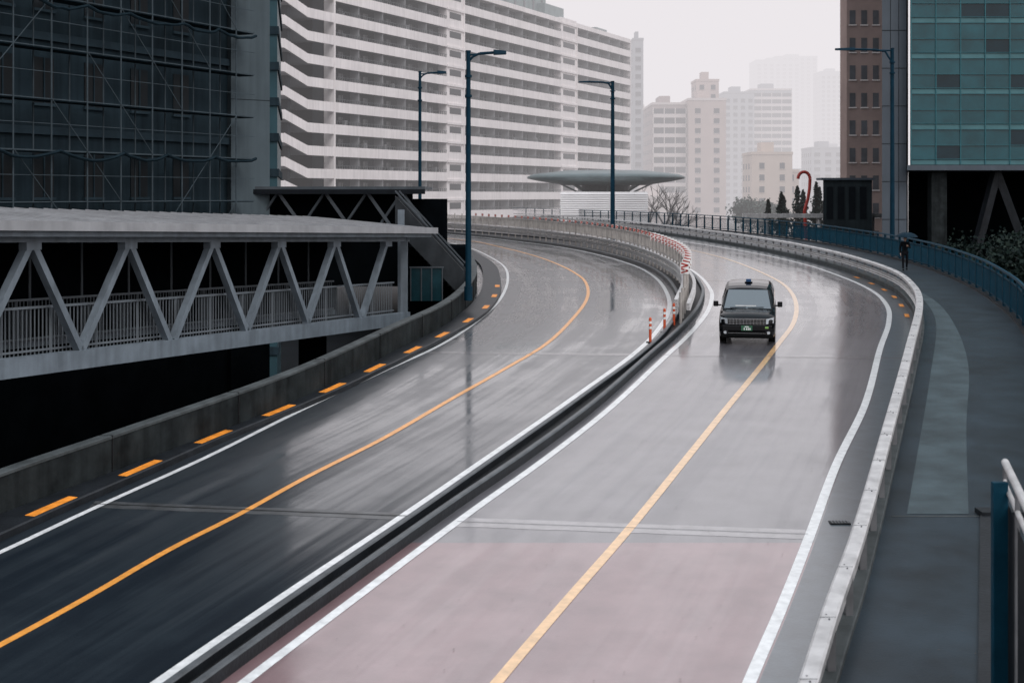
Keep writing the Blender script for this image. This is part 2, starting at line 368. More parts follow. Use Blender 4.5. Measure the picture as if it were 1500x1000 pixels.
mb.sweep(path('MB',47.3,150,.5,off=.22),g,[(.16,.5),(.05,.56),(.16,.62),(.05,.68),(.16,.74),(.03,.74),(.03,.5)],M_rail)
mb.sweep(path('MB',50,150,.5,off=.08),g,[(-.03,1.56),(.03,1.56),(.03,1.62),(-.03,1.62)],M_beige)
mb.sweep(path('MB',50,150,.5,off=.08),g,[(-.03,.95),(.03,.95),(.03,1.0),(-.03,1.0)],M_beige)
Y=47.3
while Y<148:
    x=X('MB',Y)+.06;z=g(Y)
    h=1.78 if Y>49.5 else 1.1
    mb2.tube((x,Y,z),(x,Y,z+h),.05,M_beige)
    if Y>49.5 and Y<125:
        near=Y<76
        px,py=x,Y-.06;w=.15 if near else .085
        z0_=z+1.46 if near else z+1.66
        mb3.box(px-w,px+w,py-.02,py,z0_,z+1.87,M_wht if near else M_beige)
        for s in ((0,1) if near else (1,)):
            zb=z+1.48+s*.19
            for sg in (1,-1):
                mb3.beam((px+w*.85,py-.026,zb+.09),(px-w*.8,py-.026,zb+.09+sg*.07),.012,.05,M_red)
    Yn=Y;acc=0
    while acc<1.5:
        Yn+=.05;acc+=.05*math.hypot((X('MB',Yn)-X('MB',Yn-.05))/.05,1)
    if Y>49:
        for j in range(1,8):
            yy=Y+(Yn-Y)*j/8;xx=X('MB',yy)+.08
            mb2.box(xx-.03,xx+.03,yy-.022,yy+.022,g(yy)+.98,g(yy)+1.58,M_beige)
    Y=Yn
mb.make('guard_beams',fe);mb2.make('posts_and_slats',fe);mb3.make('chevron_plates',fe)
M_del=mat('delineator_orange',(.55,.085,.03),.4,.1,3)
for (x,y) in ((4.2,43.2),(4.88,45.5),(5.35,47.0)):
    e=empty('delineator_post',(x,y,g(y)));m_=MB()
    m_.tube((0,0,0),(0,0,.03),.13,M_black,n=16);m_.tube((0,0,.03),(0,0,.74),.042,M_del,n=12);m_.tube((0,0,.74),(0,0,.77),.042,M_del,r1=.02,n=12)
    for z in (.42,.58): m_.tube((0,0,z),(0,0,z+.075),.046,M_wht,n=12)
    m_.make('post_body',e)

# ---------------------------------------------------------------- right guard rail
gr_=empty('guard_rail')
mb=MB();mb2=MB()
mb.sweep(path('RT',6,175,.5),g,[(-.12,-.02),(-.12,.20),(-.08,.22),(.14,.22),(.16,.20),(.16,-.02)],M_cope)
mb.make('kerb_base',gr_)
mb=MB()
mb.sweep(path('RT',6,175,.5),g,[(-.10,.76),(-.10,.86),(-.07,.88),(.09,.88),(.12,.86),(.12,.76)],M_rail)
mb.sweep(path('RT',6,175,.5),g,[(-.09,.40),(-.02,.45),(-.09,.50),(-.02,.55),(-.09,.60),(.02,.60),(.02,.40)],M_rail)
mb.make('rails',gr_)
Y=6.5
while Y<172:
    x=X('RT',Y);z=g(Y);mb2.box(x-.0,x+.10,Y-.06,Y+.06,z+.2,z+.78,M_raild)
    mb2.box(x-.09,x+.11,Y-.006,Y+.006,z+.878,z+.884,M_raild)
    for dy in (-.09,.09): mb2.tube((x+.01,Y+dy,z+.87),(x+.01,Y+dy,z+.893),.012,M_raild,n=6)
    s=math.hypot((X('RT',Y+.5)-X('RT',Y-.5)),1);Y+=2/s
mb2.make('posts',gr_)
mb=MB()
for Yc in (50,53.5,57,60.5,64,68):
    ribbon(mb,path('RT',Yc-.5,Yc+.5,.3,off=-.35),.08,.08,.012,M_orange)
mb.make('kerb_marking')

# ---------------------------------------------------------------- sidewalk
mb=MB();uv3=[]
strip(mb,'RT',.16,'SE',0,6,24.6,.12,M_side,uvs=uv3)
strip(mb,'RT',.16,'FE',.0,24.6,174,.12,M_side,uvs=uv3)
strip(mb,'SE',.25,'SE',4.0,6,24.6,.02,M_side,uvs=uv3)
mb.make('sidewalk',smooth=True)
mb=MB();uv3=[]
strip(mb,'RT',.55,'PA',0,24.75,65,.126,M_patch,uvs=uv3)
mb.make('sidewalk_patch')
mb=MB()
mb.sweep(path('SE',6,24.6,.5),g,[(0,-.1),(0,.17),(.2,.17),(.2,-.1)],M_concd)
mb.box(X('RT',24.6)+.3,8.2,24.60,24.66,g(24.6)+.10,g(24.6)+.128,M_cope)
mb.box(8.1,9.7,24.5,24.9,g(24.6)-.2,g(24.6)+.22,M_concd)
mb.box(8.12,8.5,24.05,24.35,g(24.3)+.0,g(24.3)+.10,M_joint)
mb.make('sidewalk_kerb')
fe=empty('pedestrian_railing')
mb=MB();mb2=MB()
P=path('FE',24.8,178,.5)
mb.sweep(P,g,[(-.06,1.42),(-.04,1.49),(.04,1.49),(.06,1.42)],M_fence)
mb.sweep(P,g,[(-.03,1.2),(-.03,1.25),(.03,1.25),(.03,1.2)],M_fence)
mb.sweep(P,g,[(-.03,.28),(-.03,.34),(.03,.34),(.03,.28)],M_fence)
mb.sweep(P,g,[(-.15,0),(-.15,.2),(.15,.2),(.15,0)],M_concd)
Y=24.8
while Y<176:
    x=X('FE',Y);z=g(Y);mb2.box(x-.06,x+.06,Y-.05,Y+.05,z+.15,z+1.45,M_fence)
    s=math.hypot(X('FE',Y+.5)-X('FE',Y-.5),1);Yn=Y+2.0/s
    nb=15 if Y<110 else 8
    for j in range(1,nb):
        yy=Y+(Yn-Y)*j/nb;xx=X('FE',yy);mb2.box(xx-.014,xx+.014,yy-.014,yy+.014,g(yy)+.3,g(yy)+1.22,M_fence)
    Y=Yn
mb.make('rails',fe);mb2.make('posts_and_bars',fe)
e=empty('stair_handrail')
mb=MB()
mb.box(5.72,5.90,16.9,17.0,-6.3,-3.42,M_fence)
mb.box(5.74,5.88,12.9,13.0,-6.8,-3.42,M_fence)
mb.make('blue_posts',e,bevel=.01)
mb=MB()
mb.poly([(6.05,17.45,-3.28),(5.42,15.0,-3.28),(4.7,12.2,-3.28)],.045,M_rail,12)
mb.poly([(6.05,17.45,-3.55),(5.42,15.0,-3.55),(4.7,12.2,-3.55)],.03,M_rail,12)
for x,y in ((6.05,17.45),(5.65,15.9),(5.25,14.35)): mb.tube((x,y,-6.4),(x,y,-3.28),.03,M_raild)
mb.tube((5.88,17,-3.5),(6.05,17.45,-3.5),.02,M_rail)
mb.make('tubular_rail',e)
mb=MB()
for y0,y1 in ((15.95,17.35),(14.4,15.85)):
    def xx(y): return 6.05-(17.45-y)*.26
    mb.face([(xx(y0),y0,-6.0),(xx(y1),y1,-6.0),(xx(y1),y1,-3.7),(xx(y0),y0,-3.7)],M_trussd)
mb.make('infill_panels',e)

# ---------------------------------------------------------------- footbridge (left, truss, roofed)
fb=empty('covered_footbridge')
A=Vector((-11.9,33,0));D=Vector((7.9,21,0))/21
NV=Vector((-D.y,D.x,0)).normalized()
def bp(Y,n,z): v=A+D*(Y-33)+NV*n;return Vector((v.x,v.y,z))
zt=lambda Y:-1.03-.032*(Y-33)
zb=lambda Y:-4.05-.030*(Y-33)
mb=MB();Y0,Y1=20,54
for n_ in (0,3.2):
    mb.beam(bp(Y0,n_,zb(Y0)),bp(Y1,n_,zb(Y1)),.3,.46,M_truss)
    mb.beam(bp(Y0,n_,zt(Y0)),bp(Y1,n_,zt(Y1)),.24,.16,M_truss)
    if n_: continue
    for Yt in [22.8,26.5,30.3,34.0,37.6,41.4,45,48.5,52.3]:
        for q in (Yt-1.85,Yt+1.75):
            if q<53.6: mb.beam(bp(Yt,n_,zt(Yt)-.06),bp(q,n_,zb(q)+.2),.20,.18,M_truss)
        mb.beam(bp(Yt-.25,-.01,zt(Yt)-.16),bp(Yt+.25,-.01,zt(Yt)-.16),.235,.2,M_truss)
    Y=Y0+2
    while Y<53:
        mb.beam(bp(Y,-.003,zb(Y)-.24),bp(Y,-.003,zb(Y)+.24),.05,.305,M_truss,up=(D.x,D.y,0));Y+=1.82
    mb.beam(bp(53.8,n_,zb(53.8)),bp(53.8,n_,zt(53.8)+.5),.25,.25,M_truss)
mb.make('steel_truss',fb)
def slab(n0,n1,zlo,zhi,m,Ya=Y0,Yb=Y1,dz0=0,dz1=0):
    c=[bp(Ya,n0,zlo(Ya)+dz0),bp(Yb,n0,zlo(Yb)+dz0),bp(Yb,n1,zlo(Yb)+dz1),bp(Ya,n1,zlo(Ya)+dz1),
       bp(Ya,n0,zhi(Ya)+dz0),bp(Yb,n0,zhi(Yb)+dz0),bp(Yb,n1,zhi(Yb)+dz1),bp(Ya,n1,zhi(Ya)+dz1)]
    mb.hexa(c,m)
zr=lambda Y:-.60-.0305*(Y-32)
mb=MB()
slab(.16,3.05,lambda Y:zb(Y)-.1,lambda Y:zb(Y)+.05,M_void)
mb.make('floor',fb)
mb=MB()
slab(3.36,3.42,lambda Y:zb(Y)+.2,lambda Y:zr(Y)+.1,M_void)  # added black sheet standing in for the dark behind the truss
for i in range(16):
    Y=Y0+1+i*2.1;mb.beam(bp(Y,3.33,zb(Y)+.2),bp(Y,3.33,zt(Y)+.3),.05,.05,M_bar)
mb.make('shade_backing',fb)
mb=MB()
slab(-.7,4.6,lambda Y:zr(Y)-.08,lambda Y:zr(Y),M_roofm,Yb=55.2,dz0=0,dz1=.42)
slab(-.74,-.70,lambda Y:zr(Y)-.20,lambda Y:zr(Y)+.03,M_roofm,Yb=55.2)
slab(-.55,-.35,lambda Y:zr(Y)-.34,lambda Y:zr(Y)-.09,M_truss,Yb=55)
for i in range(58):
    Y=Y0+i*.6
    mb.beam(bp(Y,-.69,zr(Y)+.012),bp(Y,4.58,zr(Y)+.43),.03,.03,M_roofm)
for Y in [24,28,32,36,40,44,48,52]:
    mb.beam(bp(Y,-.4,zr(Y)-.2),bp(Y,3.3,zr(Y)-.2),.12,.16,M_trussd)
    mb.beam(bp(Y,0,zt(Y)),bp(Y,0,zr(Y)-.1),.1,.1,M_truss)
mb.make('roof',fb)
mb=MB()
for n_ in (.35,2.9):
    mb.beam(bp(Y0,n_,zb(Y0)+1.35),bp(53.6,n_,zb(53.6)+1.35),.07,.06,M_bar)
    mb.beam(bp(Y0,n_,zb(Y0)+.3),bp(53.6,n_,zb(53.6)+.3),.05,.05,M_bar)
    Y=Y0;i=0
    while Y<53.6:
        w=.06 if i%12==0 else .024
        mb.beam(bp(Y,n_,zb(Y)+.1),bp(Y,n_,zb(Y)+1.33),w,w,M_bar);Y+=.14;i+=1
mb.make('railings',fb)
mb=MB()
for Y in (26,50):
    v=bp(Y,1.7,0);mb.tube((v.x,v.y,-12),(v.x,v.y,zb(Y)-.2),.5,M_void,n=16)
mb.make('piers',fb)

# ---------------------------------------------------------------- station canopy and stair behind footbridge
e=empty('station_canopy')
mb=MB()
M_can=mat('canopy_fascia',(.06,.07,.08),.5,.2,2)
mb.box(-11.2,-3.7,60.5,66,.22,.34,M_can)
mb.box(-11.2,-3.7,60.45,60.6,.02,.22,M_trussd)
mb.box(-11.2,-4.6,62,66,-4.0,.15,M_void)  # black box stands in for the shade under the canopy
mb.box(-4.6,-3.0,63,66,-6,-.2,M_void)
for x in (-10,-8,-6.2,-4.7):
    mb.beam((x,60.8,.1),(x+1.1,61,-1.5),.14,.14,M_can);mb.beam((x,60.8,.1),(x-.9,61,-1.2),.1,.1,M_can)
mb.make('canopy_roof',e)
e=empty('staircase')
mb=MB()
M_stair=mat('stair_cladding',(.030,.034,.038),.5,.3,1.5,streak=.3,spec=.15)
for yy in (57.2,59.2):
    mb.hexa([(-4.7,yy,-1.35),(-1.95,yy,-4.2),(-1.95,yy+.15,-4.2),(-4.7,yy+.15,-1.35),(-4.7,yy,-.05),(-1.95,yy,-3.05),(-1.95,yy+.15,-3.05),(-4.7,yy+.15,-.05)],M_stair)
    mb.beam((-4.7,yy,.15),(-1.95,yy,-2.85),.06,.06,M_can)
for i in range(17):
    t=i/17;mb.box(-4.7+2.75*t,-4.7+2.75*(t+1/17),57.36,59.2,-1.25-2.95*t-.18,-1.05-2.95*t,M_concd)
mb.make('flight',e)
mb=MB()
mb.box(-4.6,-1.95,59.4,63,-12,-2.2,M_void)
mb.box(-4.5,-4.25,56.0,56.25,-12,-.6,M_truss)
M_tglass=mat('teal_glass',(.008,.035,.045),.15,.3,2,spec=.4)
mb.box(-4.0,-2.75,56.2,56.25,-4.2,-2.9,M_tglass);mb.box(-4.05,-2.7,56.15,56.3,-2.9,-2.85,M_can)
for x in (-4.0,-3.58,-3.17,-2.75): mb.box(x-.02,x+.02,56.15,56.2,-4.2,-2.9,M_can)
mb.make('landing',e)

# ---------------------------------------------------------------- street lamps
def lamp(x,y,zbase,ztop,arm,r=.10):
    e=empty('street_lamp',(x,y,zbase));H=ztop-zbase;m_=MB();s=1 if arm>0 else -1
    m_.tube((0,0,0),(0,0,.5),r*1.5,M_lamp,n=14);m_.tube((0,0,.5),(0,0,H),r*1.1,M_lamp,r1=r*.75,n=14)
    m_.tube((0,0,H),(0,0,H+.06),r*.9,M_lamp,n=12)
    L_=abs(arm)
    m_.poly([(0,0,H-.55*L_*.45),(s*L_*.12,0,H-.16),(s*L_*.3,0,H-.04),(s*L_*.75,0,H+.0)],r*.42,M_lamp)
    m_.poly([(0,0,H-.10),(s*L_*.7,0,H-.03)],r*.35,M_lamp)
    for q in (.9,1.6): m_.tube((0,0,H-q),(0,0,H-q+.09),r*1.25,M_lamp,n=14)
    m_.make('pole',e)
    h=MB();a=s*L_*.66;b_=s*L_
    h.hexa([(a,-.13,H-.10),(b_,-.10,H-.08),(b_,.10,H-.08),(a,.13,H-.10),(a,-.10,H+.09),(b_,-.06,H+.05),(b_,.06,H+.05),(a,.10,H+.09)],M_lamp)
    h.make('lantern',e,bevel=.02)
lamp(-1.55,50.5,g(50.5)+.5,5.05,1.35)
lamp(-5.05,78,-6,6.7,1.45)
lamp(9.2,130,g(130)-.5,10.3,-3.1,.2)
lamp(24.6,92,g(90)-1,9.4,-3.7,.15)

# ---------------------------------------------------------------- left building under scaffold
lb=empty('scaffolded_building')
M_lb=mat('dark_blue_facade',(.022,.037,.047),.8,.25,.35,streak=.35,spec=.1)
M_lb2=mat('netted_slab_edge',(.030,.048,.060),.8,.2,1,spec=.1)
M_lw=mat('facade_window_dark',(.005,.009,.012),.4,.4,1,spec=.2)
M_pole=mat('scaffold_tube',(.055,.072,.083),.6,.2,2,spec=.1)
M_net=mat('dark_netting',(.010,.019,.025),.9,.2,3,spec=.05)
M_col=mat('grey_cladding',(.078,.100,.112),.6,.14,.4,streak=.2,spec=.15)
F=frame((-17.3,48),(-12.0,60))
off0=-26
mb=MB();mb.fbox(F,off0,F[4],-8,0,-2.2,42,M_lb);mb.fbox(F,off0,F[4],-8,0,-12,-2.2,M_void)  # lower wall swapped to near-black, shade painted in behind the footbridge
mb.make('walls',lb)
mb=MB()
for fl in range(13):
    z=-1.2+fl*3.3
    mb.fbox(F,off0,F[4],0,.18,z,z+.28,M_lb2)
    u=off0+.6
    while u<F[4]-1.2:
        w=1.0;
        mb.fbox(F,u,u+w,0,.03,z+1.1,z+2.7,M_lw)
        mb.fbox(F,u+w/2-.03,u+w/2+.03,.03,.06,z+1.1,z+2.7,M_lb2)
        mb.fbox(F,u-.05,u+w+.05,.0,.1,z+1.0,z+1.1,M_lb2)
        u+=2.0 if int(u*3)%4 else 2.6
mb.make('windows',lb)
mb=MB()
def FP(u,n,z): return (F[0]+F[2]*u+F[3]*n,F[1]+F[3]*u-F[2]*n,z)
u=off0
while u<F[4]+.1:
    for n_ in (.55,1.35): mb.fbox(F,u-.02,u+.02,n_-.02,n_+.02,-3,42,M_pole)
    u+=1.8
z=-2
while z<42:
    for n_ in (.55,1.35): mb.fbox(F,off0,F[4],n_-.016,n_+.016,z-.016,z+.016,M_pole)
    mb.fbox(F,off0,F[4],1.335,1.36,z+.9,z+.92,M_pole)
    mb.fbox(F,off0,F[4],.6,1.3,z-.06,z-.03,M_net)
    z+=1.75
u=off0;c=0
while u<F[4]-1.8:
    for zz in range(0,24):
        a,b_=(u,u+1.8) if (c+zz)%2==0 else (u+1.8,u)
        if (c*7+zz*3)%5<2: mb.beam(FP(a,1.38,-2+zz*1.75),FP(b_,1.38,-2+(zz+1)*1.75),.022,.022,M_pole)
    u+=1.8;c+=1
mb.make('scaffolding',lb)
mb=MB()
for zt_ in (6.6,1.5,13.2):
    u=F[4]-.1
    while u-3>off0:
        pts=[];w=random.uniform(2.2,3.4);dz=random.uniform(.15,.3)
        for j in range(9):
            t=j/8;pts.append(FP(max(off0,u-t*w),1.5,zt_-(1-(2*t-1)**2)*dz+random.uniform(-.03,.03)))
        mb.poly(pts,.06,M_net,6);u-=w
mb.make('net_swags',lb)
mb=MB()
F2=frame((-12.0,60),(-10.58,61.2))
mb.fbox(F2,0,F2[4],-4,.3,-2.2,42,M_col)
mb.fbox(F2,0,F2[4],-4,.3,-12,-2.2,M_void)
for z in range(-2,42,6): mb.fbox(F2,0,F2[4],.3,.306,z,z+.03,M_lw)
mb.make('corner_cladding',lb)
e=empty('teal_office_block');mb=MB()
M_tb=mat('teal_facade',(.035,.075,.090),.4,.2,.5)
bs=[(-22,80),(-13.2,80),(-15.6,96),(-24,96)]
bo=[(-22.1,79.9),(-13.1,79.9),(-15.5,96),(-24,96)]
mb.prism(bs,-12,38,M_tb)
for z in range(-9,38,2): mb.prism(bo,z,z+.45,M_lb)
mb.make('floors',e)

# ---------------------------------------------------------------- white apartment slab
ap=empty('apartment_block')
M_aw=mat('apartment_white_render',(.80,.745,.735),.7,.08,.25,streak=.14)
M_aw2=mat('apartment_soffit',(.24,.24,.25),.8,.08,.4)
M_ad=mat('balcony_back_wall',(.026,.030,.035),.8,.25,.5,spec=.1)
M_agl=mat('apartment_glass',(.010,.013,.018),.2,.5,.7,spec=.3)
M_abar=mat('balcony_bars',(.08,.088,.096),.5,.15,1)
M_cur=mat('curtains_and_laundry',(.20,.20,.21),.8,.4,.3)
F=frame((-27.7,172),(24,288));LEN=F[4]
FH=2.86;NF=15;zg=-12
body=MB();par=MB();win=MB();bars=MB()
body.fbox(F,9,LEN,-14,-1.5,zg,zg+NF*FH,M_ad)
segs=[(12,44.3),(50.1,89.8),(97.4,LEN)]
for (a,b) in ((44.3,50.1),(89.8,97.4)):
    body.fbox(F,a,b,-2,-.1,zg,zg+NF*FH+.8,M_aw)
    for fl in range(NF):
        z=zg+fl*FH
        win.fbox(F,a+1.0,b-1.0,-.1,-.06,z+1.25,z+2.2,M_agl)
        body.fbox(F,a,b,-.1,.12,z+2.5,z+2.86,M_aw)
for (a,b) in segs:
    for fl in range(NF):
        z=zg+fl*FH
        par.fbox(F,a,b,-.14,0,z-.28,z+1.0,M_aw)
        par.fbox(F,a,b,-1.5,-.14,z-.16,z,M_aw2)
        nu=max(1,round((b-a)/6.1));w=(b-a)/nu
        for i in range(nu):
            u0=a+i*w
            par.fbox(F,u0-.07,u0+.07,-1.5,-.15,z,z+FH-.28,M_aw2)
            for q in (.5,3.3):
                win.fbox(F,u0+q,u0+q+2.1,-1.5,-1.45,z+.1,z+2.15,M_agl)
                win.fbox(F,u0+q+1,u0+q+1.1,-1.45,-1.42,z+.1,z+2.15,M_aw2)
            if random.random()<.5:
                c=random.uniform(.6,4.6);win.fbox(F,u0+c,u0+c+random.uniform(.4,1),-1.2,-.8,z+.05,z+1.0+random.uniform(0,.8),M_cur)
        u=a+.2
        while u<b:
            bars.fbox(F,u-.03,u+.03,-.10,-.04,z+1.0,z+1.42,M_abar);u+=.6
        bars.fbox(F,a,b,-.11,-.03,z+1.42,z+1.47,M_abar)
    par.fbox(F,a,b,-2,0,zg+NF*FH-.3,zg+NF*FH+.5,M_aw)
    body.fbox(F,a-.15,a+.15,-1.6,.06,zg,zg+NF*FH,M_aw)
body.fbox(F,LEN-.2,LEN+.1,-14,.06,zg,zg+NF*FH+.5,M_aw)
body.fbox(F,9,LEN,-14,-1.5,zg+NF*FH,zg+NF*FH+.4,M_aw2)
def Q(u,n,zz): return (F[0]+F[2]*u+F[3]*n,F[1]+F[3]*u-F[2]*n,zz)
for fl in range(NF+4):
    z=zg+fl*FH
    par.fbox(F,5.5,12,-.14,.0,z-.25,z+.95,M_aw)
    par.fbox(F,5.5,9,-4,-.14,z-.15,z,M_aw2)
    u0,u1=0.2,5.4;za,zb_=z+1.35,z
    for n0,n1 in ((.1,0),(-3.9,-4)):
        par.hexa([Q(u0,n0,za-.2),Q(u1,n0,zb_-.25),Q(u1,n1,zb_-.25),Q(u0,n1,za-.2),Q(u0,n0,za+.95),Q(u1,n0,zb_+.95),Q(u1,n1,zb_+.95),Q(u0,n1,za+.95)],M_aw)
    par.hexa([Q(u0,0,za-.2),Q(u1,0,zb_-.25),Q(u1,-4,zb_-.25),Q(u0,-4,za-.2),Q(u0,0,za),Q(u1,0,zb_),Q(u1,-4,zb_),Q(u0,-4,za)],M_aw2)
    par.fbox(F,-1.6,.2,-4,.1,za-.2,za+.9,M_aw)
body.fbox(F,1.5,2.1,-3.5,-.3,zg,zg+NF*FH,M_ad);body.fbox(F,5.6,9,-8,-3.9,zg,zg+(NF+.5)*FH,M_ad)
body.make('block_body',ap);par.make('balconies',ap);win.make('windows',ap);bars.make('balcony_railings',ap)
mb=MB()
M_pent=mat('rooftop_plant_grey_green',(.22,.26,.26),.6,.15,.5)
mb.fbox(F,60,92,-11,-4,zg+NF*FH,zg+NF*FH+7,M_pent)
for u in range(62,92,4): mb.fbox(F,u,u+.3,-4,-3.8,zg+NF*FH,zg+NF*FH+7.3,M_aw2)
mb.fbox(F,88,97,-10,-2.5,zg+NF*FH,zg+NF*FH+3.2,M_pent)
mb.fbox(F,118,124,-10,-4,zg+NF*FH,zg+NF*FH+2.2,M_pent)
mb.make('rooftop_plant',ap)

# ---------------------------------------------------------------- distant buildings
def tower(name,x0,x1,y,z1,wall,glass,fh=2.9,bay=3.2,depth=14,style='window',winw=.55,z0=-12,skew=0,band=None,side=True):
    e=empty(name);b_=MB();w_=MB()
    F=frame((x0,y),(x1,y+skew));L_=F[4]
    b_.fbox(F,0,L_,-depth,0,z0,z1,wall)
    nf=int((z1-z0)/fh);nb=max(1,round(L_/bay));bw=L_/nb
    for fl in range(nf):
        z=z0+fl*fh
        if z<-9: continue
        if style=='balcony':
            w_.fbox(F,.3,L_-.3,0,.03,z+.95,z+fh-.35,glass)
            b_.fbox(F,.15,L_-.15,.0,1.0,z-.15,z+.95,band or wall)
            for i in range(nb+1):
                u=.15+(L_-.3)*i/nb;b_.fbox(F,u-.12,u+.12,.03,1.05,z+.95,z+fh-.15,band or wall)
        else:
            for i in range(nb):
                u=i*bw+bw*(1-winw)/2;w_.fbox(F,u,u+bw*winw,0,.04,z+.9,z+fh-.5,glass)
                b_.fbox(F,u-.1,u+bw*winw+.1,0,.16,z+.78,z+.9,band or wall)
        if side:
            for j in range(int(depth/4)):
                for uu in (-.04,L_):
                    w_.fbox(F,uu,uu+.04,-depth+1.2+j*4,-depth+2.8+j*4,z+.9,z+fh-.6,glass)
    b_.fbox(F,-.15,L_+.15,-depth-.15,.15,z1,z1+.7,band or wall)
    b_.fbox(F,L_*.3,L_*.62,-depth*.7,-depth*.3,z1+.7,z1+3.2,wall)
    b_.make('walls',e);w_.make('windows',e);return e
M_bg=mat('beige_render',(.46,.37,.34),.8,.08,.2);M_bgl=mat('beige_light',(.58,.52,.50),.8,.06,.2)
M_pk=mat('pinkish_brick_tile',(.33,.27,.26),.8,.08,.3)
M_gy=mat('grey_render',(.28,.29,.31),.8,.08,.2);M_dg=mat('dark_glass',(.030,.035,.045),.4,.4,.6)  # dark glass: one dark base tone for the distant windows
M_tan=mat('tan_render',(.50,.41,.35),.8,.08,.2)
tower('beige_apartment_building',41.5,51.5,420,26.5,M_pk,M_dg,style='balcony',band=M_bgl,depth=30,bay=3.3)
tower('beige_apartment_building',51.6,62.6,416,27.5,M_bg,M_dg,depth=18,bay=5.2,winw=.3,band=M_bgl)
tower('beige_apartment_building',57,64,440,35,M_bg,M_dg,depth=12,bay=3.5,winw=.4)
tower('grey_apartment_building',88,100.5,590,42,M_gy,M_dg,depth=20,bay=3.2)
tower('balcony_apartment_building',100.8,118,600,44,M_gy,M_dg,style='balcony',band=M_bgl,depth=20,bay=4)
tower('tan_building',59,69,350,9.8,M_tan,M_dg,depth=14,bay=4.5,winw=.25)
tower('tan_building',67.5,71,352,5.5,M_tan,M_dg,depth=10,bay=3,winw=.3)
tower('high_rise_tower',206,243,1200,113,M_gy,M_dg,fh=3.4,bay=5,depth=35)
tower('high_rise_tower',226,262,1220,118,M_gy,M_dg,fh=3.4,bay=5,depth=35)
tower('high_rise_tower',217,236,1000,86,M_gy,M_dg,fh=3.3,bay=4,depth=25)
tower('slim_tower',40,43.4,470,51,M_gy,M_dg,bay=3,depth=12)
tower('white_office_building',44,52,520,30,M_bgl,M_dg,bay=4,depth=20)
tower('low_rise_building',100,135,640,11,M_gy,M_dg,bay=5,depth=20)
tower('low_rise_building',118,131,560,18,M_gy,M_dg,bay=4,depth=20)
tower('low_rise_building',148,170,700,22,M_gy,M_dg,bay=5,depth=20)
tower('low_rise_building',80,96,480,4,M_pk,M_dg,bay=5,depth=14)
tower('low_rise_building',26,40,330,-1,M_bgl,M_dg,bay=5,depth=14)
# ---------------------------------------------------------------- right: brown tower, grey core, glass office
M_br=mat('brown_tile_cladding',(.25,.175,.155),.7,.15,.5);M_brw=mat('brown_tower_window',(.05,.055,.065),.2,.5,.5,spec=.4)
tower('brown_brick_tower',35.3,40.2,150,46,M_br,M_brw,fh=2.9,bay=1.25,depth=3,winw=.5,band=M_bgl,side=False)
e=empty('glass_office_building')
M_gc=mat('grey_metal_core',(.075,.09,.108),.5,.1,.4,streak=.1)
M_g1=mat('curtain_glass_teal',(.008,.066,.080),.12,.35,.35,spec=.5)
M_g2=mat('curtain_glass_dark',(.004,.020,.028),.12,.3,.4,spec=.4)
M_g3=mat('spandrel_pale_teal',(.07,.165,.18),.3,.15,.5)
M_g4=mat('mullion_teal',(.03,.12,.14),.4,.15,1)
mb=MB();mb.prism([(29.4,113),(31.34,113),(39,140),(37.2,140)],-12,48,M_gc)
for z in range(-8,48,3): mb.box(29.39,31.34,112.98,113.02,z,z+.05,M_lw)
for x in (30.05,30.7): mb.box(x,x+.04,112.975,113.02,-8,48,M_lw)
mb.make('service_core',e)
mb=MB();mb.prism([(31.35,112),(62,112),(70,140),(39.2,140)],2.3,48,M_g2)
mb.prism([(31.0,111.6),(62.3,111.6),(70,139),(38.9,139)],1.9,2.3,M_gc)
z=2.35
while z<48:
    x=31.4
    while x<62:
        for (a,b_,m_) in ((.0,.42,M_g3),(.46,1.5,M_g1),(1.54,2.75,M_g1)):
            mm=m_
            if m_ is M_g1: mm=M_g2 if random.random()<.2 else M_g1
            mb.box(x+.04,x+1.9,111.9,112,z+a,z+b_,mm)
        mb.box(x-.04,x+.04,111.82,112,z,z+2.79,M_g4);x+=1.94
    for q in (1.5,.42,2.75): mb.box(31.35,62,111.81,112,z+q,z+q+.04,M_g4)
    z+=2.79
mb.make('curtain_wall',e)
mb=MB()
mb.box(33.2,34.4,112.5,113.7,-12,1.9,M_conc);mb.box(45,46.2,112.5,113.7,-12,1.9,M_concd)
mb.beam((38.5,113,1.9),(35.6,112,-8),.6,.6,M_concd);mb.beam((38.5,113,1.9),(41.8,112,-8),.6,.6,M_concd)
mb.prism([(34,122),(64,122),(64,124),(34.6,124)],-12,1.9,M_void)
mb.make('undercroft_columns',e)
e=empty('dark_plant_building');mb=MB()
M_pl=mat('plant_building_cladding',(.028,.036,.040),.7,.2,.8,streak=.3,spec=.1)
mb.prism([(28.0,128),(32.4,128),(34.4,136),(30,136)],-12,1.3,M_pl)
for x in (28.6,29.6,30.6,31.6): mb.box(x-.3,x+.3,127.95,128,-2.2,.7,M_trussd)
mb.box(27.8,32.6,127.8,130,1.3,1.5,M_gc);mb.make('walls',e)
e=empty('white_walkway_beam');mb=MB();mb.box(21.8,36,134,134.8,-2.2,-1.8,M_rail)
for x in (24,29,34): mb.tube((x,134.4,-12),(x,134.4,-2.2),.25,M_rail)
mb.make('beam',e)
e=empty('cane_sculpture');mb=MB();pts=[(29.25,141,-6),(29.0,141,-1.6),(29.35,141,-.4),(29.5,141,.6)]
for j in range(9):
    t=math.pi*j/8;pts.append((28.95+.6*math.cos(t),141,1.55+.7*math.sin(t)))
mb.poly(pts,.16,M_red,10);mb.make('bent_tube',e)
e=empty('disc_roof_pavilion');mb=MB()
M_disc=mat('disc_roof_metal',(.13,.165,.17),.4,.15,.4);M_lou=mat('white_louvres',(.86,.83,.82),.6,.05,.5)
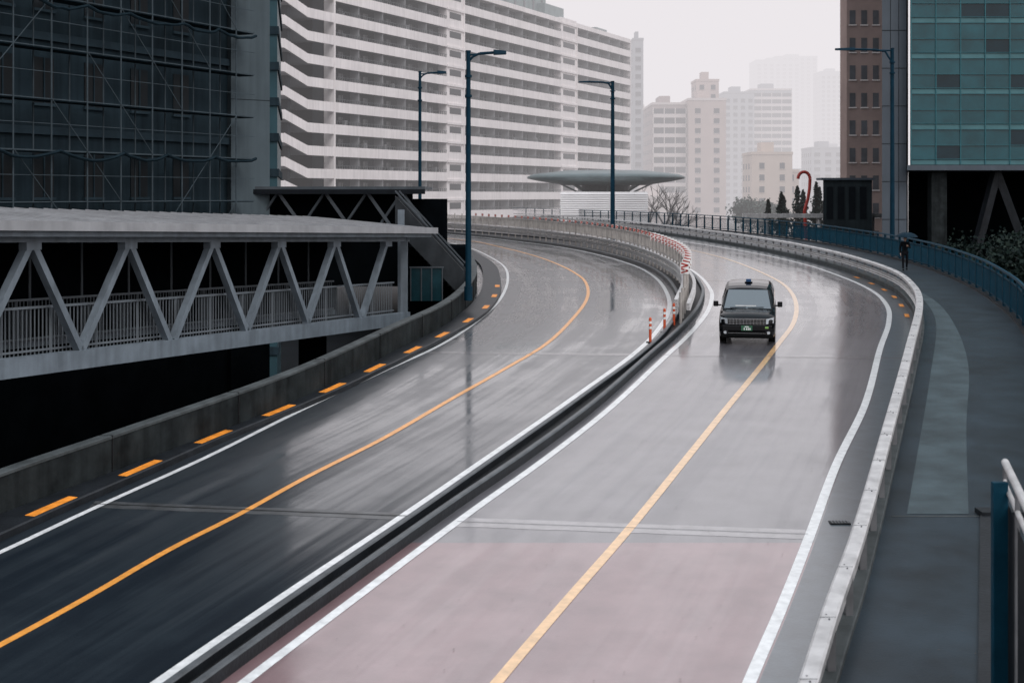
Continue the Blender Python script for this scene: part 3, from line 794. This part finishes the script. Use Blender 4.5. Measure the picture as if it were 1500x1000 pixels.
cx,cy=11.6,176;Rg=[(0,3.0),(5,2.95),(9.0,2.5),(9.75,2.2),(9.7,1.95),(8,1.6),(5,1.15),(0,1.1)]
n=48;k=mb.mi(M_disc);o0=len(mb.v)
for (r,z) in Rg:
    for i in range(n):
        t=2*math.pi*i/n;mb.v.append((cx+r*math.cos(t),cy+r*math.sin(t),z))
for a in range(len(Rg)-1):
    for i in range(n):
        j=(i+1)%n;mb.f.append((o0+a*n+i,o0+a*n+j,o0+(a+1)*n+j,o0+(a+1)*n+i));mb.m.append(k)
mb.make('disc_roof',e,smooth=True)
mb=MB()
# plinth front stands forward of the disc edge so the sky reaches it; sloping louvre blades
mb.prism([(5.6,164.5),(15.7,164.5),(16.6,180),(6.3,180)],-12,.32,M_lou)
for i in range(10):
    z=-2.35+i*.26
    mb.hexa([(5.6,164.35,z),(15.7,164.35,z),(15.7,164.5,z),(5.6,164.5,z),(5.6,164.42,z+.17),(15.7,164.42,z+.17),(15.7,164.5,z+.17),(5.6,164.5,z+.17)],M_lou)
for i in range(8):
    t=2*math.pi*i/8;mb.beam((cx+3.5*math.cos(t),cy+3*math.sin(t),.32),(cx+6*math.cos(t),cy+5*math.sin(t),1.5),.2,.2,M_disc)
mb.tube((cx,cy,.32),(cx,cy,1.2),3,M_concd,n=24)
mb.make('plinth',e)

# ---------------------------------------------------------------- trees
M_bark=mat('bark',(.03,.026,.024),.85,.3,6)
LF=[mat('foliage_dark',(.006,.012,.011),.7,.3,3,spec=.1),mat('foliage_mid',(.012,.022,.018),.7,.3,3,spec=.1),mat('foliage_light',(.022,.034,.027),.7,.3,3,spec=.15)]
LG=[mat('foliage_grey_green',(.03,.05,.042),.7,.3,3),mat('foliage_grey_green_light',(.06,.085,.07),.7,.3,3)]
LM=[LF[1],LF[2],LG[0]]  # greyer leaf mix: distance haze put into the conifer colour
def quad(l,p,s,rnd,fol):
    a=Vector((rnd.uniform(-1,1),rnd.uniform(-1,1),rnd.uniform(-1,1))).normalized();b=a.cross(Vector((rnd.uniform(-1,1),rnd.uniform(-1,1),.5))).normalized()
    s*=rnd.uniform(.6,1.4);c=rnd.random();m=fol[min(len(fol)-1,int(c*c*len(fol)*1.15))]
    l.face([p-a*s*.5,p+b*s*.35,p+a*s*.5,p-b*s*.35],m)
def tree(name,x,y,z0,h,cr,n=2600,leaf=.22,conifer=False,bare=False,trunk=.18,fol=LF):
    e=empty(name,(x,y,z0));t=MB();l=MB();rnd=random.Random(int(x*13+y*7))
    def limb(p,d,L_,r,dep):
        q=p+d*L_;t.tube(p,q,r,M_bark,r1=r*.62,n=6,cap=False)
        if dep==0: ends.append(q);return
        for i in range(3):
            a=rnd.uniform(0,6.28);s=rnd.uniform(.45,.8)
            nd=(d+Vector((math.cos(a)*s,math.sin(a)*s,rnd.uniform(-.05,.3)))).normalized()
            limb(p+d*L_*rnd.uniform(.6,1),nd,L_*rnd.uniform(.55,.75),r*.55,dep-1)
        ends.append(q)
    ends=[]
    if conifer:
        t.tube((0,0,0),(0,0,h),trunk,M_bark,r1=.02,n=6)
        for i in range(n):
            zz=rnd.random()**.8;R=cr*(1-zz)**.8*rnd.uniform(.1,1.15)*(1 if int(zz*16)%2 else .55);a=rnd.uniform(0,6.28)
            quad(l,Vector((R*math.cos(a),R*math.sin(a),h*.1+zz*h*.92-R*.25)),leaf,rnd,fol)
    else:
        limb(Vector((0,0,0)),Vector((rnd.uniform(-.08,.08),0,1)).normalized(),h*.42,trunk,4 if bare else 3)
        if not bare:
            cl=[(q,rnd.uniform(.35,.6)*cr*.6) for q in ends]
            for i in range(n):
                q,R=rnd.choice(cl);v=Vector((rnd.gauss(0,1),rnd.gauss(0,1),rnd.gauss(0,.7)));v=v.normalized()*R*rnd.random()**.4
                quad(l,q+v,leaf,rnd,fol)
    t.make('trunk_and_limbs',e)
    if not bare:l.make('foliage',e)
for (x,y,h,cr) in ((28.5,80,9.5,4),(33,88,11,4.5),(26.5,66,7.5,3.4),(36,98,10.5,4.5),(31,72,8.5,3.8),(40,102,11,5),(34,78,8.5,4),(29,62,6.5,3.2),(33,104,9.5,4)):
    tree('evergreen_tree',x,y,-12,h,cr,n=4500,leaf=.26)
for (x,y,h) in ((27.4,152,11.2),(28.4,150,12.0),(29.2,153,11.6),(30.3,151,12.6),(31.3,153,12.2),(32.3,151,13.0),(33.3,154,12.5)):
    tree('conifer_tree',x,y,-12,h,2.6,n=1500,leaf=.34,conifer=True,fol=LM)
tree('grey_green_tree',39,232,-12,13.5,6,n=3200,leaf=.5,fol=LG)
tree('grey_green_tree',42.5,236,-12,11.5,5,n=2400,leaf=.5,fol=LG)
for (x,y) in ((19.5,186),(21,192),(17.8,190)): tree('bare_tree',x,y,-12,15,3,bare=True,trunk=.28)

# ---------------------------------------------------------------- taxi
tx=empty('taxi')
P_b=mat('car_black_paint',(.0025,.003,.004),.12,.1,1,spec=.24)
P_g=mat('car_glass',(.030,.040,.046),.05,.1,1,spec=.8,coat=.9,cior=1.8)
P_c=mat('car_chrome',(.42,.43,.44),.2,.05,4,metal=1)
P_t=mat('tyre',(.005,.005,.005),.8,.2,8,spec=.05)
P_h=mat('headlight_lens',(.42,.44,.46),.1,.1,6,coat=.6)
P_p=mat('licence_plate',(.03,.10,.055),.4,.05,3)
P_y=mat('taxi_lantern',(.02,.06,.14),.3,.1,3)
P_gr=mat('green_sticker',(.20,.36,.10),.4,.05,3)
st=[(0.0,.62,.30,.74),(.03,.72,.24,.84),(.12,.80,.2,.92),(.3,.835,.18,.975),(.6,.845,.18,1.01),(1.0,.847,.18,1.05),(1.6,.847,.18,1.07),(2.4,.847,.18,1.07),(3.4,.847,.18,1.09),(4.1,.84,.2,1.09),(4.32,.80,.24,1.05),(4.4,.72,.3,.98)]
mb=MB();rings=[]
for (y,hw,zb0,z1) in st:
    pr=[(-.80*hw,zb0),(-hw*.97,zb0+.06),(-hw,zb0+.22),(-hw*1.005,(zb0+z1)/2+.08),(-hw*.985,z1-.10),(-hw*.93,z1-.035),(-hw*.78,z1),(-hw*.35,z1+.03),(0,z1+.035)]
    pr=pr+[(-a,b) for a,b in reversed(pr[:-1])]
    o=len(mb.v);mb.v+=[(a,y,b) for a,b in pr];rings.append((o,len(pr)))
k=mb.mi(P_b)
for (a,n),(b,_) in zip(rings,rings[1:]):
    for i in range(n-1): mb.f.append((a+i,a+i+1,b+i+1,b+i));mb.m.append(k)
    mb.f.append((a+n-1,a,b,b+n-1));mb.m.append(k)
mb.f.append(tuple(rings[0][0]+i for i in reversed(range(rings[0][1]))));mb.m.append(k)
mb.f.append(tuple(rings[-1][0]+i for i in range(rings[-1][1])));mb.m.append(k)
mb.make('body_shell',tx,smooth=True)
mb=MB()
cs=[((.86,.76,1.03),(1.52,.63,1.66)),((1.15,.80,1.07),(1.80,.665,1.715)),((2.4,.82,1.07),(2.4,.69,1.745)),((3.4,.82,1.08),(3.3,.68,1.735)),((4.2,.79,1.08),(3.95,.65,1.70)),((4.36,.74,1.06),(4.08,.60,1.64))]
rg=[]
for (lo,hi) in cs:
    o=len(mb.v)
    mb.v+=[(-lo[1],lo[0],lo[2]),(-(lo[1]*.55+hi[1]*.45)-.015,lo[0]*.5+hi[0]*.5,lo[2]*.5+hi[2]*.5),(-hi[1]-.02,hi[0],hi[2]-.07),(-hi[1]+.06,hi[0],hi[2]-.015),(-.3,hi[0],hi[2]+.015),(0,hi[0],hi[2]+.02),(.3,hi[0],hi[2]+.015),(hi[1]-.06,hi[0],hi[2]-.015),(hi[1]+.02,hi[0],hi[2]-.07),(lo[1]*.55+hi[1]*.45+.015,lo[0]*.5+hi[0]*.5,lo[2]*.5+hi[2]*.5),(lo[1],lo[0],lo[2])]
    rg.append(o)
k=mb.mi(P_b)
for a,b in zip(rg,rg[1:]):
    for i in range(10): mb.f.append((a+i,a+i+1,b+i+1,b+i));mb.m.append(k)
mb.f.append(tuple(rg[0]+i for i in reversed(range(11))));mb.m.append(k);mb.f.append(tuple(rg[-1]+i for i in range(11)));mb.m.append(k)
mb.make('cabin_shell',tx)
mb=MB()
def ws(s,t,pr=.012):
    y=.86+(1.52-.86)*t;z=1.03+(1.66-1.03)*t;hw=.76+(.63-.76)*t
    nrm=Vector((0,-.69,.72)).normalized();return Vector((s*hw,y,z))+nrm*pr
mb.face([ws(-.94,.05),ws(.94,.05),ws(.93,.92),ws(-.93,.92)],P_g)
def sw(sd,y,t): 
    hw=.815+(.68-.815)*t+.03*math.sin(math.pi*t);return Vector((sd*(hw+.014),y,1.08+(1.66-1.08)*t))
for sd in (-1,1):
    for (a,b,sa,sb) in ((1.35,2.3,.42,0),(2.38,3.3,0,0),(3.38,4.05,0,-.15)):
        mb.face([sw(sd,a,.08),sw(sd,b,.08),sw(sd,b+sb*.8,.5),sw(sd,b+sb,.92),sw(sd,a+sa,.92),sw(sd,a+sa*.55,.5)],P_g)
mb.make('glazing',tx)
mb=MB()
mb.beam(ws(-.7,.07,.03),ws(-.05,.10,.03),.015,.015,P_t);mb.beam(ws(.0,.07,.03),ws(.65,.10,.03),.015,.015,P_t)
mb.beam(ws(-.5,.16,.014),ws(.35,.16,.014),.01,.04,M_wht)
mb.make('wipers_and_dash_card',tx)
mb=MB()
mb.box(-.56,.56,-.035,.05,.66,.84,P_t)
for i in range(4): mb.box(-.56,.56,-.05,-.035,.675+i*.045,.684+i*.045,P_c)
for i in range(-5,6): mb.box(i*.1-.004,i*.1+.004,-.045,-.036,.66,.84,P_c)
mb.box(-.58,.58,-.055,-.03,.84,.857,P_c)
mb.box(-.55,.55,-.045,.05,.33,.44,P_t);mb.box(-.55,.55,-.05,-.045,.38,.388,P_c)
mb.make('grille',tx)
mb=MB()
for s in (-1,1):
    a=[(.57,-.03,.68),(.79,.10,.70),(.80,.2,.70),(.57,.1,.68),(.57,-.02,.84),(.79,.12,.88),(.80,.22,.88),(.57,.1,.84)]
    if s<0: a=[(-a[i][0],a[i][1],a[i][2]) for i in (1,0,3,2,5,4,7,6)]
    mb.hexa(a,P_h)
    mb.tube((s*.64,-.0,.40),(s*.64,.1,.40),.05,P_h,n=14)
mb.make('headlights',tx)
mb=MB();mb.box(-.165,.165,-.075,-.05,.47,.635,P_p)
for x in (-.09,-.02,.03,.08): mb.box(x,x+.03,-.079,-.075,.49,.56,M_wht)
mb.box(-.06,.06,-.079,-.075,.585,.61,M_wht);mb.make('licence_plate',tx)
mb=MB();mb.box(.54,.64,-.03,.0,.54,.60,P_gr);mb.make('sticker',tx)
mb=MB()
mb.box(-.74,.74,-.02,.12,.44,.64,P_b);mb.box(-.78,.78,.0,.15,.22,.33,P_t);mb.make('bumper',tx,bevel=.03)
mb=MB()
for s in (-1,1):
    a,b_=sorted((s*.90,s*1.05));mb.box(a,b_,1.22,1.34,1.08,1.26,P_b)
    a,b_=sorted((s*.80,s*.92));mb.box(a,b_,1.24,1.30,1.10,1.15,P_b)
mb.make('mirrors',tx,bevel=.03)
mb=MB();mb.box(-.12,.12,2.25,2.45,1.76,1.79,P_t);mb.box(-.08,.08,2.28,2.42,1.79,1.89,P_y);mb.make('roof_lantern',tx,bevel=.015)
mb=MB()
for s in (-1,1):
    for y in (.72,3.55):
        mb.tube((s*.64,y,.31),(s*.83,y,.31),.31,P_t,n=28);mb.tube((s*.82,y,.31),(s*.838,y,.31),.2,P_c,n=18)
mb.make('wheels',tx)
tx.location=(7.05,42.7,g(42.7)+.01)
tx.rotation_euler=(math.atan((g(46)-g(43))/3),0,-math.atan(.19));tx.scale=(1,1,.93)

# ---------------------------------------------------------------- pedestrian with umbrella
pd=empty('pedestrian')
C_coat=mat('dark_coat',(.006,.007,.009),.85,.2,5,spec=.1);C_skin=mat('skin',(.42,.26,.19),.5,.08,8);C_hair=mat('hair',(.01,.008,.008),.5,.2,20)
C_tr=mat('dark_trousers',(.006,.006,.008),.85,.2,5,spec=.1);C_um=mat('umbrella_cloth',(.005,.018,.030),.7,.15,4,spec=.1)
def skin(name,verts,edges,rad,m,sub=1,root=0):
    me=bpy.data.meshes.new(name);me.from_pydata(verts,edges,[]);ob=bpy.data.objects.new(name,me);S.collection.objects.link(ob);ob.parent=pd
    me.materials.append(m);ob.modifiers.new('skin','SKIN')
    for i,r in enumerate(rad):
        rr=r if isinstance(r,tuple) else (r,r);me.skin_vertices[0].data[i].radius=rr;me.skin_vertices[0].data[i].use_root=(i==root)
    s=ob.modifiers.new('sub','SUBSURF');s.levels=sub+1;s.render_levels=sub+1
    ob.modifiers['skin'].use_smooth_shade=True
skin('trousers_and_legs',[(0,0,.92),(-.09,0,.88),(-.10,-.12,.50),(-.10,-.16,.09),(.09,0,.88),(.10,.05,.50),(.10,.26,.14)],[(0,1),(1,2),(2,3),(0,4),(4,5),(5,6)],[.12,.095,.065,.045,.095,.065,.045],C_tr)
skin('shoes',[(-.10,-.13,.05),(-.10,-.34,.035)],[(0,1)],[(.05,.045),(.04,.03)],P_t)
skin('shoes',[(.10,.28,.10),(.10,.12,.035)],[(0,1)],[(.05,.045),(.04,.03)],P_t)
skin('coat',[(0,0,.80),(0,0,1.0),(0,0,1.2),(0,0,1.38),(0,0,1.46),(-.17,0,1.39),(-.23,.03,1.12),(-.22,-.08,.88),(.17,0,1.39),(.24,-.03,1.14),(.14,-.24,1.22)],[(0,1),(1,2),(2,3),(3,4),(3,5),(5,6),(6,7),(3,8),(8,9),(9,10)],[(.17,.13),(.15,.115),(.16,.115),(.15,.10),.07,.07,.055,.042,.07,.055,.042],C_coat,root=1)
skin('head',[(0,-.0,1.44),(0,-.01,1.53),(0,-.02,1.60),(0,-.01,1.67)],[(0,1),(1,2),(2,3)],[.05,.065,.08,.065],C_skin)
skin('hair',[(0,.03,1.56),(0,.025,1.64),(0,.0,1.70)],[(0,1),(1,2)],[.075,.085,.06],C_hair)
mb=MB()
mb.box(-.012,.012,-.125,-.085,1.565,1.60,C_skin)
for s in (-1,1):
    mb.tube((s*.03,-.10,1.61),(s*.03,-.092,1.61),.009,C_hair,n=8);mb.tube((s*.08,-.01,1.59),(s*.095,0,1.59),.02,C_skin,n=8)
mb.box(-.022,.022,-.098,-.09,1.535,1.542,M_red)
mb.make('face',pd)
skin('palm',[(.14,-.24,1.22),(.12,-.28,1.24),(.10,-.31,1.25)],[(0,1),(1,2)],[.026,.03,.026],C_skin)
for i,L_ in enumerate((.065,.072,.068,.055)):
    z=1.285-i*.021
    skin('finger',[(.115,-.30,z),(.09,-.325,z),(.065,-.315,z),(.06,-.315+L_*.4,z)],[(0,1),(1,2),(2,3)],[.010,.009,.009,.008],C_skin)
skin('thumb',[(.11,-.275,1.27),(.08,-.275,1.29),(.065,-.29,1.30)],[(0,1),(1,2)],[.011,.010,.009],C_skin)
skin('hand',[(-.22,-.08,.88),(-.22,-.10,.82),(-.22,-.11,.78)],[(0,1),(1,2)],[.025,.03,.024],C_skin)
for i in range(4): skin('finger',[(-.22,-.135+i*.02,.79),(-.215,-.14+i*.02,.755),(-.205,-.135+i*.02,.72+.004*abs(i-1))],[(0,1),(1,2)],[.010,.009,.008],C_skin)
skin('thumb',[(-.21,-.125,.84),(-.20,-.15,.81),(-.20,-.155,.785)],[(0,1),(1,2)],[.011,.010,.009],C_skin)
mb=MB();mb.tube((.085,-.30,1.1),(.06,-.2,1.98),.008,C_coat)
C=Vector((.06,-.2,1.93));n=16
rings=[(0,0),(.2,-.02),(.38,-.085),(.5,-.17),(.56,-.25)]
o0=len(mb.v);k=mb.mi(C_um)
for (r,z) in rings:
    for i in range(n):
        t=2*math.pi*i/n;rr=r*(1 if i%2==0 else .965);mb.v.append((C.x+rr*math.cos(t),C.y+rr*math.sin(t),C.z+z+(0.0 if i%2==0 else .012*r)))
for a in range(len(rings)-1):
    for i in range(n): j=(i+1)%n;mb.f.append((o0+a*n+i,o0+a*n+j,o0+(a+1)*n+j,o0+(a+1)*n+i));mb.m.append(k)
mb.make('umbrella',pd)
pd.location=(19.7,71.3,g(71.3)+.13);pd.rotation_euler=(0,0,math.radians(-12))

# ---------------------------------------------------------------- camera
cd=bpy.data.cameras.new('camera');cd.lens=50;cd.sensor_width=36;cd.sensor_fit='HORIZONTAL';cd.clip_end=6000;cd.clip_start=.1
cd.shift_y=-(500-285)/1500
cd.dof.use_dof=True;cd.dof.focus_distance=43;cd.dof.aperture_fstop=1.8
cam=bpy.data.objects.new('camera',cd);cam.rotation_euler=(math.radians(90),0,0);S.collection.objects.link(cam);S.camera=cam
